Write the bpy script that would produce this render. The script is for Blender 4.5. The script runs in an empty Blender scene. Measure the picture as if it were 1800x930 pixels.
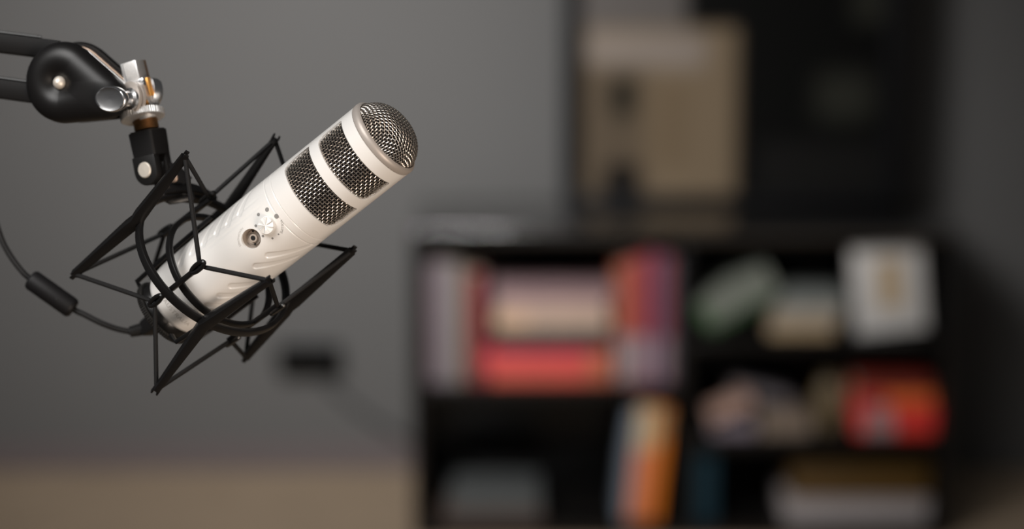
import bpy, bmesh, math, random
from mathutils import Vector, Matrix
R_ = math.radians
PI = math.pi
SC = bpy.context.scene
COL = SC.collection

# ------------------------------------------------------------------ camera, world, light, exposure
F = 4250.0                       # focal length in pixels of the 1800x930 frame (85 mm on 36 mm)
TH = R_(10.0)                    # camera looks 10 degrees down
CAM = Vector((0, 0, 1.272))
FW = Vector((0, math.cos(TH), -math.sin(TH)))
UP = Vector((0, math.sin(TH), math.cos(TH)))
RT = Vector((1, 0, 0))
cd = bpy.data.cameras.new('camera'); cam = bpy.data.objects.new('camera', cd); COL.objects.link(cam)
cam.location = CAM; cam.rotation_euler = (PI / 2 - TH, 0, 0)
cd.sensor_width = 36; cd.lens = 85; cd.clip_start = 0.05; cd.clip_end = 60
cd.dof.use_dof = True; cd.dof.focus_distance = 1.555
cd.dof.aperture_fstop = 2.45; cd.dof.aperture_blades = 0
SC.camera = cam
SC.view_settings.view_transform = 'Standard'; SC.view_settings.look = 'None'
SC.view_settings.gamma = 1.0; SC.view_settings.use_curve_mapping = False
SC.view_settings.exposure = 0.0
try:
    SC.cycles.use_denoising = True
    SC.cycles.max_bounces = 8
except Exception:
    pass

w = bpy.data.worlds.new('world'); SC.world = w; w.use_nodes = True
w.node_tree.nodes['Background'].inputs[0].default_value = (0.95, 0.97, 1.0, 1)
w.node_tree.nodes['Background'].inputs[1].default_value = 0.045


def area(name, loc, target, size, energy, color, size_y=None, spread=180):
    ld = bpy.data.lights.new(name, 'AREA'); ld.energy = energy; ld.color = color
    ld.shape = 'RECTANGLE'; ld.size = size; ld.size_y = size_y or size; ld.spread = R_(spread)
    o = bpy.data.objects.new(name, ld); COL.objects.link(o); o.location = loc
    o.rotation_euler = (Vector(target) - Vector(loc)).to_track_quat('-Z', 'Y').to_euler()
    return o


area('mic_key', (-0.90, 0.60, 2.25), (-0.15, 1.62, 1.1), 1.3, 7.3, (1.0, 0.985, 0.965), 1.1, 62)  # unseen key light added for the microphone, cone narrowed to spare the wall
area('wall_light', (-0.75, 2.5, 1.95), (-0.30, 4.8, 0.75), 0.6, 10, (1.0, 0.985, 0.97), 0.6, 64)
area('warm_fill', (0.75, 0.15, 0.60), (-0.15, 1.6, 1.15), 0.9, 2.6, (1.0, 0.84, 0.70), 0.7, 52)


def W(px, py, d):                # point seen at pixel (px, py) with camera depth d, as a world point
    return CAM + FW * d + RT * ((px - 900) / F * d) + UP * ((465 - py) / F * d)


def at(px, py, Y):               # the point where pixel (px, py) meets the vertical plane y = Y
    v = FW + RT * ((px - 900) / F) + UP * ((465 - py) / F)
    return CAM + v * (Y / v.y)


def camv(x, y, z):               # direction given in camera axes (right, forward, up)
    return RT * x + FW * y + UP * z


# ------------------------------------------------------------------ materials
def mat(name, col, rough=0.5, metal=0.0, coat=0.0, spec=0.5, noise=None, bump=None, coat_rough=0.05):
    m = bpy.data.materials.new(name); m.use_nodes = True
    nt = m.node_tree; b = nt.nodes['Principled BSDF']
    b.inputs['Base Color'].default_value = (*col, 1)
    b.inputs['Roughness'].default_value = rough; b.inputs['Metallic'].default_value = metal
    b.inputs['Coat Weight'].default_value = coat; b.inputs['Coat Roughness'].default_value = coat_rough
    b.inputs['Specular IOR Level'].default_value = spec
    if noise:                    # (scale, amount): slight tone variation of the material itself
        tc = nt.nodes.new('ShaderNodeTexCoord'); n = nt.nodes.new('ShaderNodeTexNoise')
        n.inputs['Scale'].default_value = noise[0]; n.inputs['Detail'].default_value = 5
        nt.links.new(tc.outputs['Object'], n.inputs['Vector'])
        mx = nt.nodes.new('ShaderNodeMix'); mx.data_type = 'RGBA'
        a = noise[1]
        mx.inputs['A'].default_value = (*[c * (1 - a) for c in col], 1)
        mx.inputs['B'].default_value = (*[min(1, c * (1 + a)) for c in col], 1)
        nt.links.new(n.outputs['Fac'], mx.inputs['Factor'])
        nt.links.new(mx.outputs['Result'], b.inputs['Base Color'])
    if bump:                     # (scale, strength, distance)
        tc = nt.nodes.new('ShaderNodeTexCoord'); n = nt.nodes.new('ShaderNodeTexNoise')
        n.inputs['Scale'].default_value = bump[0]; n.inputs['Detail'].default_value = 3
        nt.links.new(tc.outputs['Object'], n.inputs['Vector'])
        bp = nt.nodes.new('ShaderNodeBump'); bp.inputs['Strength'].default_value = bump[1]
        bp.inputs['Distance'].default_value = bump[2]
        nt.links.new(n.outputs['Fac'], bp.inputs['Height']); nt.links.new(bp.outputs['Normal'], b.inputs['Normal'])
    return m


def s2l(*c):                     # 8 bit sRGB to linear
    return tuple(((x / 255) / 12.92 if x <= 10 else (((x / 255) + 0.055) / 1.055) ** 2.4) for x in c)


M_white = mat('white_gloss_plastic', (0.745, 0.72, 0.69), 0.28, coat=0.35, coat_rough=0.12, noise=(6, 0.015))
M_knob = mat('white_knob_plastic', (0.80, 0.79, 0.77), 0.25, coat=0.3)
M_wire = mat('nickel_wire', (0.68, 0.62, 0.56), 0.34, 1.0)
M_rim = mat('satin_nickel', (0.40, 0.355, 0.32), 0.45, 0.25)
M_foam = mat('black_foam', (0.006, 0.005, 0.006), 0.9, spec=0.1, bump=(900, 0.4, 0.0005))
M_print = mat('grey_print', (0.22, 0.21, 0.20), 0.5)
M_printl = mat('pale_print', (0.44, 0.41, 0.38), 0.5)
M_jack = mat('beige_jack_plastic', (0.40, 0.34, 0.29), 0.4)
M_hole = mat('dark_socket', (0.004, 0.004, 0.004), 0.6)
M_brass = mat('brass', (0.55, 0.33, 0.13), 0.35, 1.0, noise=(400, 0.2))
M_brassd = mat('old_brass_thread', (0.33, 0.20, 0.10), 0.42, 1.0, noise=(500, 0.3))
M_glint = mat('orange_glint', (0.90, 0.45, 0.12), 0.35, 0.6)  # orange reflection in the clamp slots, put into the colour
M_black = mat('black_satin_plastic', (0.007, 0.0065, 0.0065), 0.28, spec=0.45, bump=(1500, 0.05, 0.0003))
M_blackm = mat('black_matte_plastic', (0.007, 0.0065, 0.0065), 0.5, spec=0.3, bump=(1200, 0.12, 0.0003))
M_boom = mat('black_painted_metal', (0.006, 0.0055, 0.0055), 0.40, spec=0.32)
M_elast = mat('black_elastic_cord', (0.007, 0.0065, 0.0065), 0.7, spec=0.25, bump=(2500, 0.5, 0.0003))
M_cable = mat('black_cable_rubber', (0.010, 0.0095, 0.0095), 0.5, spec=0.3)
M_ferr = mat('black_ferrite_shell', (0.006, 0.0055, 0.006), 0.55, spec=0.25)
M_chrome = mat('polished_chrome', (0.80, 0.79, 0.79), 0.27, 1.0)
M_alu = mat('ribbed_aluminium', (0.78, 0.77, 0.76), 0.48, 0.9, noise=(900, 0.12))
M_bronze = mat('bronze_side', (0.36, 0.26, 0.20), 0.45, 0.8)
M_pin = mat('matte_steel_pin', (0.72, 0.66, 0.58), 0.5, 0.5, noise=(700, 0.06))
M_wall = mat('grey_wall_paint', s2l(104, 103, 102), 0.85, spec=0.2, noise=(3, 0.03), bump=(60, 0.1, 0.002))
M_floor = mat('beige_floor', s2l(166, 146, 124), 0.7, spec=0.25, noise=(9, 0.12), bump=(80, 0.25, 0.003))
M_base = mat('mauve_grey_baseboard', s2l(106, 97, 97), 0.6)
M_cab = mat('black_brown_wood', (0.009, 0.008, 0.0075), 0.22, spec=0.5, noise=(12, 0.2))
M_cabtop = mat('black_lacquered_wood', (0.010, 0.009, 0.0085), 0.13, spec=0.9, coat=0.8, coat_rough=0.12)
M_cabtop.node_tree.nodes['Principled BSDF'].inputs['IOR'].default_value = 2.0
M_tube = mat('black_powder_coat', (0.005, 0.0045, 0.0045), 0.55, spec=0.15)
M_frame = mat('black_picture_frame', (0.006, 0.006, 0.007), 0.5, spec=0.2)
M_sock = mat('black_socket_plastic', (0.004, 0.004, 0.004), 0.7, spec=0.1)
M_page = mat('paper_pages', s2l(196, 182, 164), 0.9, noise=(90, 0.08))
_bm = {}


def bookmat(c, rough=0.5):
    if c not in _bm:
        _bm[c] = mat('cover_%d_%d_%d' % c, tuple(min(.86, 1.75 * q) for q in s2l(*c)), rough, noise=(14, 0.14))
    return _bm[c]


# ------------------------------------------------------------------ mesh helpers (all shapes given in world coordinates)
class MB:
    def __init__(self): self.v = []; self.f = []

    def add(self, vs, fs):
        n = len(self.v); self.v += [Vector(p) for p in vs]; self.f += [tuple(i + n for i in q) for q in fs]
        return self

    def sweep(self, pts, sec, hint, scale=None, closed=False):
        """carry a flat section [(a,b)...] along pts; hint (vector or list) gives the section's first axis"""
        pts = [Vector(p) for p in pts]; n = len(pts); m = len(sec); vs = []; fs = []
        for i, p in enumerate(pts):
            a = pts[(i - 1) % n] if (closed or i > 0) else pts[0]
            b = pts[(i + 1) % n] if (closed or i < n - 1) else pts[-1]
            t = (b - a).normalized()
            h = Vector(hint[i]) if isinstance(hint, list) else Vector(hint)
            u = (h - t * h.dot(t)).normalized(); v = t.cross(u)
            s = scale[i] if scale else 1
            sx, sy = s if isinstance(s, tuple) else (s, s)
            vs += [p + u * (q[0] * sx) + v * (q[1] * sy) for q in sec]
        for i in range(n if closed else n - 1):
            for j in range(m):
                k = (j + 1) % m; i2 = (i + 1) % n
                fs.append((i * m + j, i2 * m + j, i2 * m + k, i * m + k)[::-1])
        if not closed:
            fs.append(tuple(range(m))); fs.append(tuple((n - 1) * m + j for j in reversed(range(m))))
        return self.add(vs, fs)

    def tube(self, pts, r, n=10, closed=False, scale=None):
        pts = [Vector(p) for p in pts]
        # parallel transported hints
        t0 = (pts[1] - pts[0]).normalized(); h = t0.orthogonal().normalized(); hs = []
        N = len(pts)
        for i in range(N):
            a = pts[max(i - 1, 0)]; b = pts[min(i + 1, N - 1)]; t = (b - a).normalized()
            h = (h - t * h.dot(t)).normalized(); hs.append(h.copy())
        sec = [(r * math.cos(2 * PI * j / n), r * math.sin(2 * PI * j / n)) for j in range(n)]
        return self.sweep(pts, sec, hs, scale, closed)

    def lathe(self, c, ax, prof, n=64, ref=None, rmod=None, caps=True):
        """prof = [(s, r)...] along axis ax from c; closed at the ends when r = 0"""
        c = Vector(c); ax = Vector(ax).normalized()
        u = Vector(ref) if ref is not None else ax.orthogonal(); u = (u - ax * u.dot(ax)).normalized(); v = ax.cross(u)
        vs = []; fs = []
        for s, r in prof:
            for j in range(n):
                a = 2 * PI * j / n; rr = r * (rmod(a, s) if rmod else 1)
                vs.append(c + ax * s + (u * math.cos(a) + v * math.sin(a)) * rr)
        for i in range(len(prof) - 1):
            for j in range(n):
                k = (j + 1) % n; fs.append((i * n + j, i * n + k, (i + 1) * n + k, (i + 1) * n + j))
        if not caps: return self.add(vs, fs)
        fs.append(tuple(reversed(range(n)))); L = (len(prof) - 1) * n; fs.append(tuple(L + j for j in range(n)))
        return self.add(vs, fs)

    def box(self, c, size, axes=None, bev=0.0):
        c = Vector(c); X, Y, Z = axes or (Vector((1, 0, 0)), Vector((0, 1, 0)), Vector((0, 0, 1)))
        b = bmesh.new(); bmesh.ops.create_cube(b, size=1)
        for q in b.verts: q.co = Vector((q.co.x * size[0], q.co.y * size[1], q.co.z * size[2]))
        if bev > 0: bmesh.ops.bevel(b, geom=b.edges[:], offset=bev, segments=2, affect='EDGES', profile=0.5)
        b.verts.index_update()
        vs = [c + X * q.co.x + Y * q.co.y + Z * q.co.z for q in b.verts]
        fs = [tuple(q.index for q in fc.verts) for fc in b.faces]; b.free()
        return self.add(vs, fs)

    def prism(self, outline, n, th, bev=0.0):
        """outline: world points of one face; n: unit direction towards the other face; th: thickness"""
        b = bmesh.new(); n = Vector(n).normalized()
        a = [b.verts.new(p) for p in outline]; c = [b.verts.new(Vector(p) + n * th) for p in outline]
        b.faces.new(a); b.faces.new(c[::-1]); m = len(a)
        for i in range(m): b.faces.new((a[i], c[i], c[(i + 1) % m], a[(i + 1) % m]))
        bmesh.ops.recalc_face_normals(b, faces=b.faces[:])
        if bev > 0:
            ed = [e for e in b.edges if len(e.link_faces) == 2 and e.calc_face_angle(0) > R_(40)]
            bmesh.ops.bevel(b, geom=ed, offset=bev, segments=2, affect='EDGES', profile=0.5)
        b.verts.index_update()
        vs = [q.co.copy() for q in b.verts]; fs = [tuple(q.index for q in fc.verts) for fc in b.faces]; b.free()
        return self.add(vs, fs)

    def build(self, name, m, parent=None, smooth=35, fix=True):
        off = worldloc(parent)
        me = bpy.data.meshes.new(name); me.from_pydata([p - off for p in self.v], [], self.f)
        if fix:
            b = bmesh.new(); b.from_mesh(me); bmesh.ops.recalc_face_normals(b, faces=b.faces[:]); b.to_mesh(me); b.free()
        me.materials.append(m)
        if smooth:
            me.shade_smooth(); me.set_sharp_from_angle(angle=R_(smooth))
        o = bpy.data.objects.new(name, me); COL.objects.link(o); o.parent = parent
        return o


def worldloc(o):
    v = Vector((0, 0, 0))
    while o is not None: v += o.location; o = o.parent
    return v


def tag(o, label=None, cat=None, group=None, kind=None):
    if label: o['label'] = label
    if cat: o['category'] = cat
    if group: o['group'] = group
    if kind: o['kind'] = kind
    return o


def thing(name, loc, label, cat, group=None):
    o = bpy.data.objects.new(name, None); o.empty_display_size = 0.02; COL.objects.link(o); o.location = loc
    return tag(o, label, cat, group)


def rrect(w_, h_, r, n=3):
    out = []
    for cx, cy, a0 in ((w_ / 2 - r, h_ / 2 - r, 0), (-w_ / 2 + r, h_ / 2 - r, 90), (-w_ / 2 + r, -h_ / 2 + r, 180), (w_ / 2 - r, -h_ / 2 + r, 270)):
        for k in range(n): a = R_(a0 + 90 * k / (n - 1)); out.append((cx + r * math.cos(a), cy + r * math.sin(a)))
    return out


def smooth_path(ks, n=10):
    ks = [Vector(k) for k in ks]; P = [ks[0] * 2 - ks[1]] + ks + [ks[-1] * 2 - ks[-2]]; out = []
    for i in range(1, len(P) - 2):
        for j in range(n):
            t = j / n; a, b, c, d = P[i - 1:i + 3]
            out.append(0.5 * ((2 * b) + (c - a) * t + (2 * a - 5 * b + 4 * c - d) * t * t + (3 * b - a - 3 * c + d) * t ** 3))
    out.append(ks[-1]); return out


# ------------------------------------------------------------------ the room
YW, YC = 4.80, 4.29              # wall plane, cabinet front plane
XL, XR = -2.6, 2.6
tag(MB().box((0, 2.0, -0.03), (XR - XL + .2, 6.0, 0.06)).build('floor', M_floor, smooth=0), kind='structure')
tag(MB().box((0, YW + 0.05, 1.35), (XR - XL + .2, 0.10, 2.7)).build('wall_back', M_wall, smooth=0), kind='structure')
tag(MB().box((XL / 1 * 0 + (XL + -0.185) / 2, YW - 0.006, 0.03), ((-0.185 - XL), 0.012, 0.06), bev=0.002).build('baseboard_back', M_base, smooth=0), kind='structure')

# --- the low bookcase
zt = at(1200, 404, YC).z
xl = at(722, 404, YC).x; xr = at(1684, 404, YC).x
t_ = 0.020
D = 0.37
cab = thing('bookcase', ((xl + xr) / 2, YC + D / 2, 0), 'low black bookcase holding books against the grey wall', 'bookcase')
cx_ = (xl + xr) / 2; yc_ = YC + D / 2


def X(px, py): return at(px, py, YC).x


def Zp(py): return at(1200, py, YC).z


MB().box((cx_, yc_, zt - t_ / 2), (xr - xl, D, t_), bev=0.0015).build('top_panel', M_cabtop, cab)
for sx in (xl + t_ / 2, xr - t_ / 2):
    MB().box((sx, yc_, (zt - t_) / 2), (t_, D, zt - t_), bev=0.001).build('side_panel', M_cab, cab)
xd = X(1204, 600)
zb = 0.026
MB().box((xd, yc_, (zt - t_ + zb) / 2), (t_, D - .012, zt - t_ - zb), bev=0.001).build('divider', M_cab, cab)
MB().box((cx_, yc_, zb - .008), (xr - xl - 2 * t_, D, .016), bev=0.001).build('bottom_panel', M_cab, cab)
MB().box((cx_, YC + 0.012, (zb - .016) / 2), (xr - xl - 2 * t_, 0.014, zb - .016)).build('plinth', M_cab, cab)
MB().box((cx_, YC + D - 0.004, (zt - t_ + zb) / 2), (xr - xl - 2 * t_, 0.006, zt - t_ - zb)).build('back_panel', M_cab, cab)
zL1 = Zp(680); zR1 = Zp(597); zR2 = Zp(772)      # shelf tops
for z_, a_, b_ in ((zL1, xl + t_, xd - t_ / 2), (zR1, xd + t_ / 2, xr - t_), (zR2, xd + t_ / 2, xr - t_)):
    MB().box(((a_ + b_) / 2, yc_, z_ - t_ / 2), (b_ - a_, D - .012, t_), bev=0.001).build('shelf', M_cab, cab)

# --- books: cover (two boards and a spine) around a page block
BY = YC + 0.03                   # where the spines stand


def book(x, z, w_, h_, cov, label, group, depth=0.15, rot=0.0, flat=False, y=BY, name='book', spine=None):
    """upright: w_ = thickness along x, h_ = height.  flat: w_ = length along x, h_ = thickness. rot tilts it about the viewing axis"""
    o = thing(name, (x, y + depth / 2, z), label, 'book', group)
    c = math.cos(rot); s = math.sin(rot)
    A = (Vector((c, 0, s)), Vector((0, 1, 0)), Vector((-s, 0, c)))
    B0 = Vector((x, y, z))

    def P(a, b_, d_): return B0 + A[0] * a + A[1] * b_ + A[2] * d_
    k = MB(); t = 0.0025
    if flat:
        k.box(P(0, depth / 2, t / 2), (w_, depth, t), A, 0.0006); k.box(P(0, depth / 2, h_ - t / 2), (w_, depth, t), A, 0.0006)
        k.box(P(0, t / 2, h_ / 2), (w_, t, h_ - 2 * t), A)
        pg = MB().box(P(0, depth / 2 + t / 2, h_ / 2), (w_ - 0.006, depth - t - 0.004, h_ - 2 * t), A)
    else:
        k.box(P(-w_ / 2 + t / 2, depth / 2, h_ / 2), (t, depth, h_), A, 0.0006); k.box(P(w_ / 2 - t / 2, depth / 2, h_ / 2), (t, depth, h_), A, 0.0006)
        k.box(P(0, t / 2, h_ / 2), (w_ - 2 * t, t, h_), A)
        pg = MB().box(P(0, depth / 2 + t / 2, h_ / 2), (w_ - 2 * t, depth - t - 0.004, h_ - 0.006), A)
    k.build('cover', bookmat(cov), o); pg.build('pages', M_page, o, smooth=0)
    if spine:                    # (colour, from, to) a band printed on the spine, as fractions of its length
        col, a0, a1 = spine
        if flat: MB().box(P((a0 + a1 - 1) / 2 * w_, -0.0004, h_ / 2), ((a1 - a0) * w_, 0.0006, h_ * 0.86), A).build('spine_band', bookmat(col), o, smooth=0)
        else: MB().box(P(0, -0.0004, (a0 + a1) / 2 * h_), (w_ * 0.9, 0.0006, (a1 - a0) * h_), A).build('spine_band', bookmat(col), o, smooth=0)
    return o


def up(px0, px1, ytop, zs, cov, label, group, **k):
    py = (ytop + 600) / 2; a = X(px0, py); b = X(px1, py)
    zs += .0004; ytop += 8
    return book((a + b) / 2, zs, (b - a) - 0.001, Zp(ytop) - zs, cov, label, group, **k)


G1 = 'books on the upper left shelf'
up(744, 753, 470, zL1, (112, 78, 84), 'thin mauve book against the left side panel, upper left shelf', G1)
up(754, 790, 458, zL1, (104, 95, 99), 'thick pale pinkish grey book standing at the left end of the upper left shelf', G1)
up(791, 812, 464, zL1, (112, 106, 103), 'pale grey upright book between the pinkish grey one and the olive brown one', G1)
up(813, 824, 474, zL1, (104, 78, 50), 'narrow olive brown book on the upper left shelf', G1)
up(825, 850, 480, zL1, (112, 44, 52), 'dark red upright book just left of the flat stack', G1)
stack = [(858, 1075, 24, (172, 78, 62), 'salmon red book lying at the bottom of the flat stack, upper left shelf', ((150, 84, 62), .8, 1.0)),
         (850, 1076, 32, (190, 66, 68), 'thick bright red book lying second from the bottom of the stack', ((160, 92, 66), .82, 1.0)),
         (868, 1062, 17, (60, 46, 56), 'thin dull purple book lying on the thick red one', None),
         (872, 1060, 22, (40, 38, 36), 'dark grey book lying in the middle of the flat stack', None),
         (868, 1072, 30, (164, 142, 126), 'thick cream book lying above the dark grey one', ((180, 150, 124), .0, .3)),
         (876, 1066, 22, (152, 128, 118), 'light tan book lying below the topmost of the flat stack', None),
         (864, 1078, 20, (124, 102, 104), 'dusty pink book lying on top of the flat stack', None)]
z_ = zL1; mm = 1.03e-3
for a_, b_, hpx, cov, lab, sp in stack:
    h_ = hpx * mm * 1.0
    book((X(a_, 600) + X(b_, 600)) / 2, z_ + .0002, X(b_, 600) - X(a_, 600), h_, cov, lab, G1, flat=True, spine=sp, depth=.14, y=BY + .004); z_ += h_ + .0004
up(1083, 1108, 462, zL1, (138, 76, 56), 'orange upright book just right of the flat stack', G1, spine=((120, 114, 114), .02, .40))
up(1109, 1134, 452, zL1, (142, 60, 58), 'bright red upright book with a pale pink lower spine', G1, spine=((134, 116, 120), .02, .38))
up(1135, 1148, 437, zL1, (118, 46, 50), 'tallest dark pink book on the upper left shelf', G1, spine=((134, 114, 120), .02, .35))
up(1149, 1161, 446, zL1, (78, 64, 92), 'slim purple upright book near the divider', G1)
up(1182, 1193, 452, zL1, (64, 60, 63), 'thin grey book added for the lit front edge of the divider, upper left shelf', G1)  # grey slab stands in for the divider's lit edge
up(1162, 1181, 446, zL1, (112, 54, 64), 'dull red upright book just left of the thin grey one, upper left shelf', G1, spine=((122, 104, 108), .02, .35))

G2 = 'books on the lower left shelf'
book((X(775, 900) + X(952, 900)) / 2, zb + .0003, X(952, 900) - X(775, 900), .022, (70, 57, 51), 'brown book lying under a pale one on the lower left shelf', G2, flat=True)
book((X(790, 900) + X(950, 900)) / 2, zb + .0227, X(950, 900) - X(790, 900), .034, (68, 70, 70), 'pale grey book lying flat on a brown one, lower left shelf', G2, flat=True)
tl = -0.10
for px, w_, h_, cov, lab, sp in ((1094, .016, .212, (98, 106, 116), 'blue grey book leaning at the left of the lower left row', None),
                                 (1112, .019, .224, (180, 112, 84), 'salmon book with a cream top leaning beside the blue grey one', ((166, 156, 128), .60, .98)),
                                 (1132, .019, .222, (186, 102, 60), 'orange book with a tan top leaning against another orange one', ((176, 146, 106), .62, .98)),
                                 (1151, .017, .214, (186, 102, 16), 'bright orange book leaning nearest the divider', ((140, 98, 60), .74, .98))):
    book(X(px, 920), zb + .0024, w_, h_, cov, lab, G2, rot=tl, spine=sp)

G3 = 'books on the upper right shelf'
book(X(1306, 596), zR1 + .0500, .150, .048, (98, 101, 93), 'thick grey green book tilted up on the upper right shelf', G3, flat=True, rot=R_(28), spine=((54, 78, 50), .0, .12))
book(X(1306, 596) + .0062, zR1 + .0390, .140, .010, (44, 68, 40), 'thin dark green book leaning under the grey green one', G3, flat=True, rot=R_(28))
book((X(1356, 590) + X(1470, 590)) / 2, zR1 + .0003, X(1470, 590) - X(1356, 590), .022, (140, 120, 92), 'tan book lying at the bottom of the small stack, upper right shelf', G3, flat=True)
book((X(1360, 590) + X(1480, 590)) / 2, zR1 + .0227, X(1480, 590) - X(1360, 590), .028, (138, 128, 116), 'beige grey book lying in the middle of the small stack', G3, flat=True)
book((X(1372, 590) + X(1490, 590)) / 2, zR1 + .0511, X(1490, 590) - X(1372, 590), .022, (108, 111, 108), 'cool grey book lying on top of the small stack', G3, flat=True)
# book shown face out, leaning back a little to the left
c0 = thing('book', (X(1567, 590), BY + .05, zR1), 'white book with a brown panel on its cover, propped face out', 'book', G3)
rr = R_(5.5)
A = (Vector((math.cos(rr), 0, -math.sin(rr) * 1.0)), Vector((0, 1, 0)), Vector((math.sin(rr) * -1.0 * -1 * -1, 0, math.cos(rr))))
A = (Vector((math.cos(rr), 0, -math.sin(rr))), Vector((0, 1, 0)), Vector((math.sin(rr), 0, math.cos(rr))))
A = (Vector((math.cos(rr), 0, math.sin(rr))), Vector((0, 1, 0)), Vector((-math.sin(rr), 0, math.cos(rr))))
Bc = Vector((X(1574, 590), BY + .01, zR1 + .0065))
k = MB()
k.box(Bc + A[2] * .080, (.128, .003, 0.160), A, .0006); k.box(Bc + A[2] * .080 + A[1] * .03, (.128, .003, 0.160), A, .0006)
k.box(Bc + A[2] * .080 + A[0] * -.0625 + A[1] * .015, (.003, .027, 0.160), A)
k.build('cover', bookmat((176, 173, 170)), c0)
MB().box(Bc + A[2] * .080 + A[1] * .015, (.120, .027, .154), A).build('pages', M_page, c0, smooth=0)
MB().box(Bc + A[2] * .090 + A[0] * .002 - A[1] * .0019, (.046, .0006, .09), A).build('cover_panel', bookmat((160, 140, 112)), c0, smooth=0)

G4 = 'books on the middle right shelf'
book(X(1290, 760), zR2 + .0425, .085, .022, (146, 118, 106), 'dusty pink book slumped at the left of the middle right shelf', G4, flat=True, rot=R_(24), depth=.07, y=BY - .018)
book(X(1292, 760), zR2 + .0003, .080, .024, (112, 102, 110), 'pale lilac book lying under the slumped pink one', G4, flat=True)
book(X(1345, 760), zR2 + .053, .110, .020, (82, 77, 80), 'grey book sloping down beside the round tan jar', G4, flat=True, rot=R_(-14), y=BY + .057, depth=.10)
book(X(1384, 760), zR2 + .0003, .095, .036, (110, 96, 84), 'beige brown book lying next to the lilac one', G4, flat=True)
jar = thing('jar', (X(1467, 760), BY + .05, zR2 + .0004), 'rounded olive tan jar left of the red stack', 'jar')
MB().lathe((X(1467, 760), BY + .05, zR2 + .0004), (0, 0, 1), [(0, .0), (0, .020), (.012, .026), (.05, .029), (.08, .024), (.092, .018), (.094, .0)], 32).build('jar_body', bookmat((88, 75, 54)), jar)
MB().lathe((X(1467, 760), BY + .05, zR2 + .0946), (0, 0, 1), [(0, .0), (0, .019), (.010, .019), (.012, .0)], 32).build('lid', bookmat((60, 52, 38)), jar)
z_ = zR2
for a_, b_, h_, cov, lab, sp in ((1508, 1648, .030, (192, 46, 36), 'red book with a white label lying at the bottom of the red stack', ((134, 114, 114), .12, .50)),
                                 (1500, 1650, .024, (186, 44, 44), 'bright red book with a pale label in the red stack', ((130, 108, 108), .18, .48)),
                                 (1500, 1645, .026, (222, 88, 34), 'orange book above the two red ones', ((140, 36, 40), .0, .42)),
                                 (1506, 1640, .026, (92, 30, 22), 'dark red book lying on top of the red stack', None)):
    book((X(a_, 750) + X(b_, 750)) / 2, z_ + .0002, X(b_, 750) - X(a_, 750), h_, cov, lab, G4, flat=True, spine=sp); z_ += h_ + .0004

G5 = 'books on the bottom right shelf'
book(X(1241, 900), zb + .0003, .040, .134, (8, 36, 46), 'dark teal upright book beside the divider on the bottom right shelf', G5)
for nm, a_, b_, z0, h_, cov, lab in (('storage_box', 1380, 1640, zb + .0003, .033, (140, 133, 132), 'white lidded box at the bottom of the right side'),
                                     ('storage_box', 1392, 1640, zb + .0460, .048, (66, 46, 12), 'dark mustard box on top of the white box')):
    o = thing(nm, ((X(a_, 900) + X(b_, 900)) / 2, BY + .1, z0), lab, 'box')
    w_ = X(b_, 900) - X(a_, 900); c_ = ((X(a_, 900) + X(b_, 900)) / 2, BY + .1, z0)
    MB().box((c_[0], c_[1], z0 + h_ / 2), (w_ - .006, .194, h_), bev=.002).build('box_body', bookmat(cov), o)
    MB().box((c_[0], c_[1], z0 + h_ + .0061), (w_, .20, .012), bev=.002).build('lid', bookmat(tuple(int(q * .9) for q in cov)), o)

# --- framed picture standing on the bookcase
YF = 4.61
fx0, fx1 = at(988, 340, YF).x, at(1578, 340, YF).x
fz0 = zt + .0003; fh = 0.80; fw = fx1 - fx0; bar = .032
pic = thing('framed_picture', ((fx0 + fx1) / 2, YF, fz0), 'large black framed picture, tan at left and black at right, standing on the bookcase', 'picture')
k = MB(); xm = (fx0 + fx1) / 2
bb = .018; k.box((xm, YF, fz0 + bb / 2), (fw, .03, bb), bev=.002); k.box((xm, YF, fz0 + fh - bar / 2), (fw, .03, bar), bev=.002)
for sx in (fx0 + bar / 2, fx1 - bar / 2): k.box((sx, YF, fz0 + (fh + bb - bar) / 2), (bar, .03, fh - bar - bb), bev=.002)
k.build('frame', M_frame, pic)
MP = bpy.data.materials.new('picture_print'); MP.use_nodes = True; nt = MP.node_tree; bs = nt.nodes['Principled BSDF']
bs.inputs['Roughness'].default_value = .7; bs.inputs['Specular IOR Level'].default_value = .1
tc = nt.nodes.new('ShaderNodeTexCoord'); sp_ = nt.nodes.new('ShaderNodeSeparateXYZ'); nt.links.new(tc.outputs['Object'], sp_.inputs[0])


def smoothbox(x0, x1, z0, z1, e):
    def edge(sock, v, sgn):
        mr = nt.nodes.new('ShaderNodeMapRange'); mr.interpolation_type = 'SMOOTHSTEP'
        mr.inputs['From Min'].default_value = v - e * sgn; mr.inputs['From Max'].default_value = v + e * sgn
        nt.links.new(sock, mr.inputs['Value']); return mr.outputs[0]

    def mul(a, b):
        q = nt.nodes.new('ShaderNodeMath'); q.operation = 'MULTIPLY'; nt.links.new(a, q.inputs[0]); nt.links.new(b, q.inputs[1]); return q.outputs[0]
    return mul(mul(edge(sp_.outputs['X'], x0, 1), edge(sp_.outputs['X'], x1, -1)), mul(edge(sp_.outputs['Z'], z0, 1), edge(sp_.outputs['Z'], z1, -1)))


prev = None


def layer(px0, py0, px1, py1, col, e=.012):
    global prev
    a = at(px0, py1, YF); b = at(px1, py0, YF); f_ = smoothbox(a.x - xm, b.x - xm, a.z - fz0, b.z - fz0, e)
    mx = nt.nodes.new('ShaderNodeMix'); mx.data_type = 'RGBA'; nt.links.new(f_, mx.inputs['Factor'])
    if prev is None: mx.inputs['A'].default_value = (*s2l(8, 8, 7), 1)
    else: nt.links.new(prev, mx.inputs['A'])
    mx.inputs['B'].default_value = (*s2l(*col), 1); prev = mx.outputs['Result']


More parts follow.
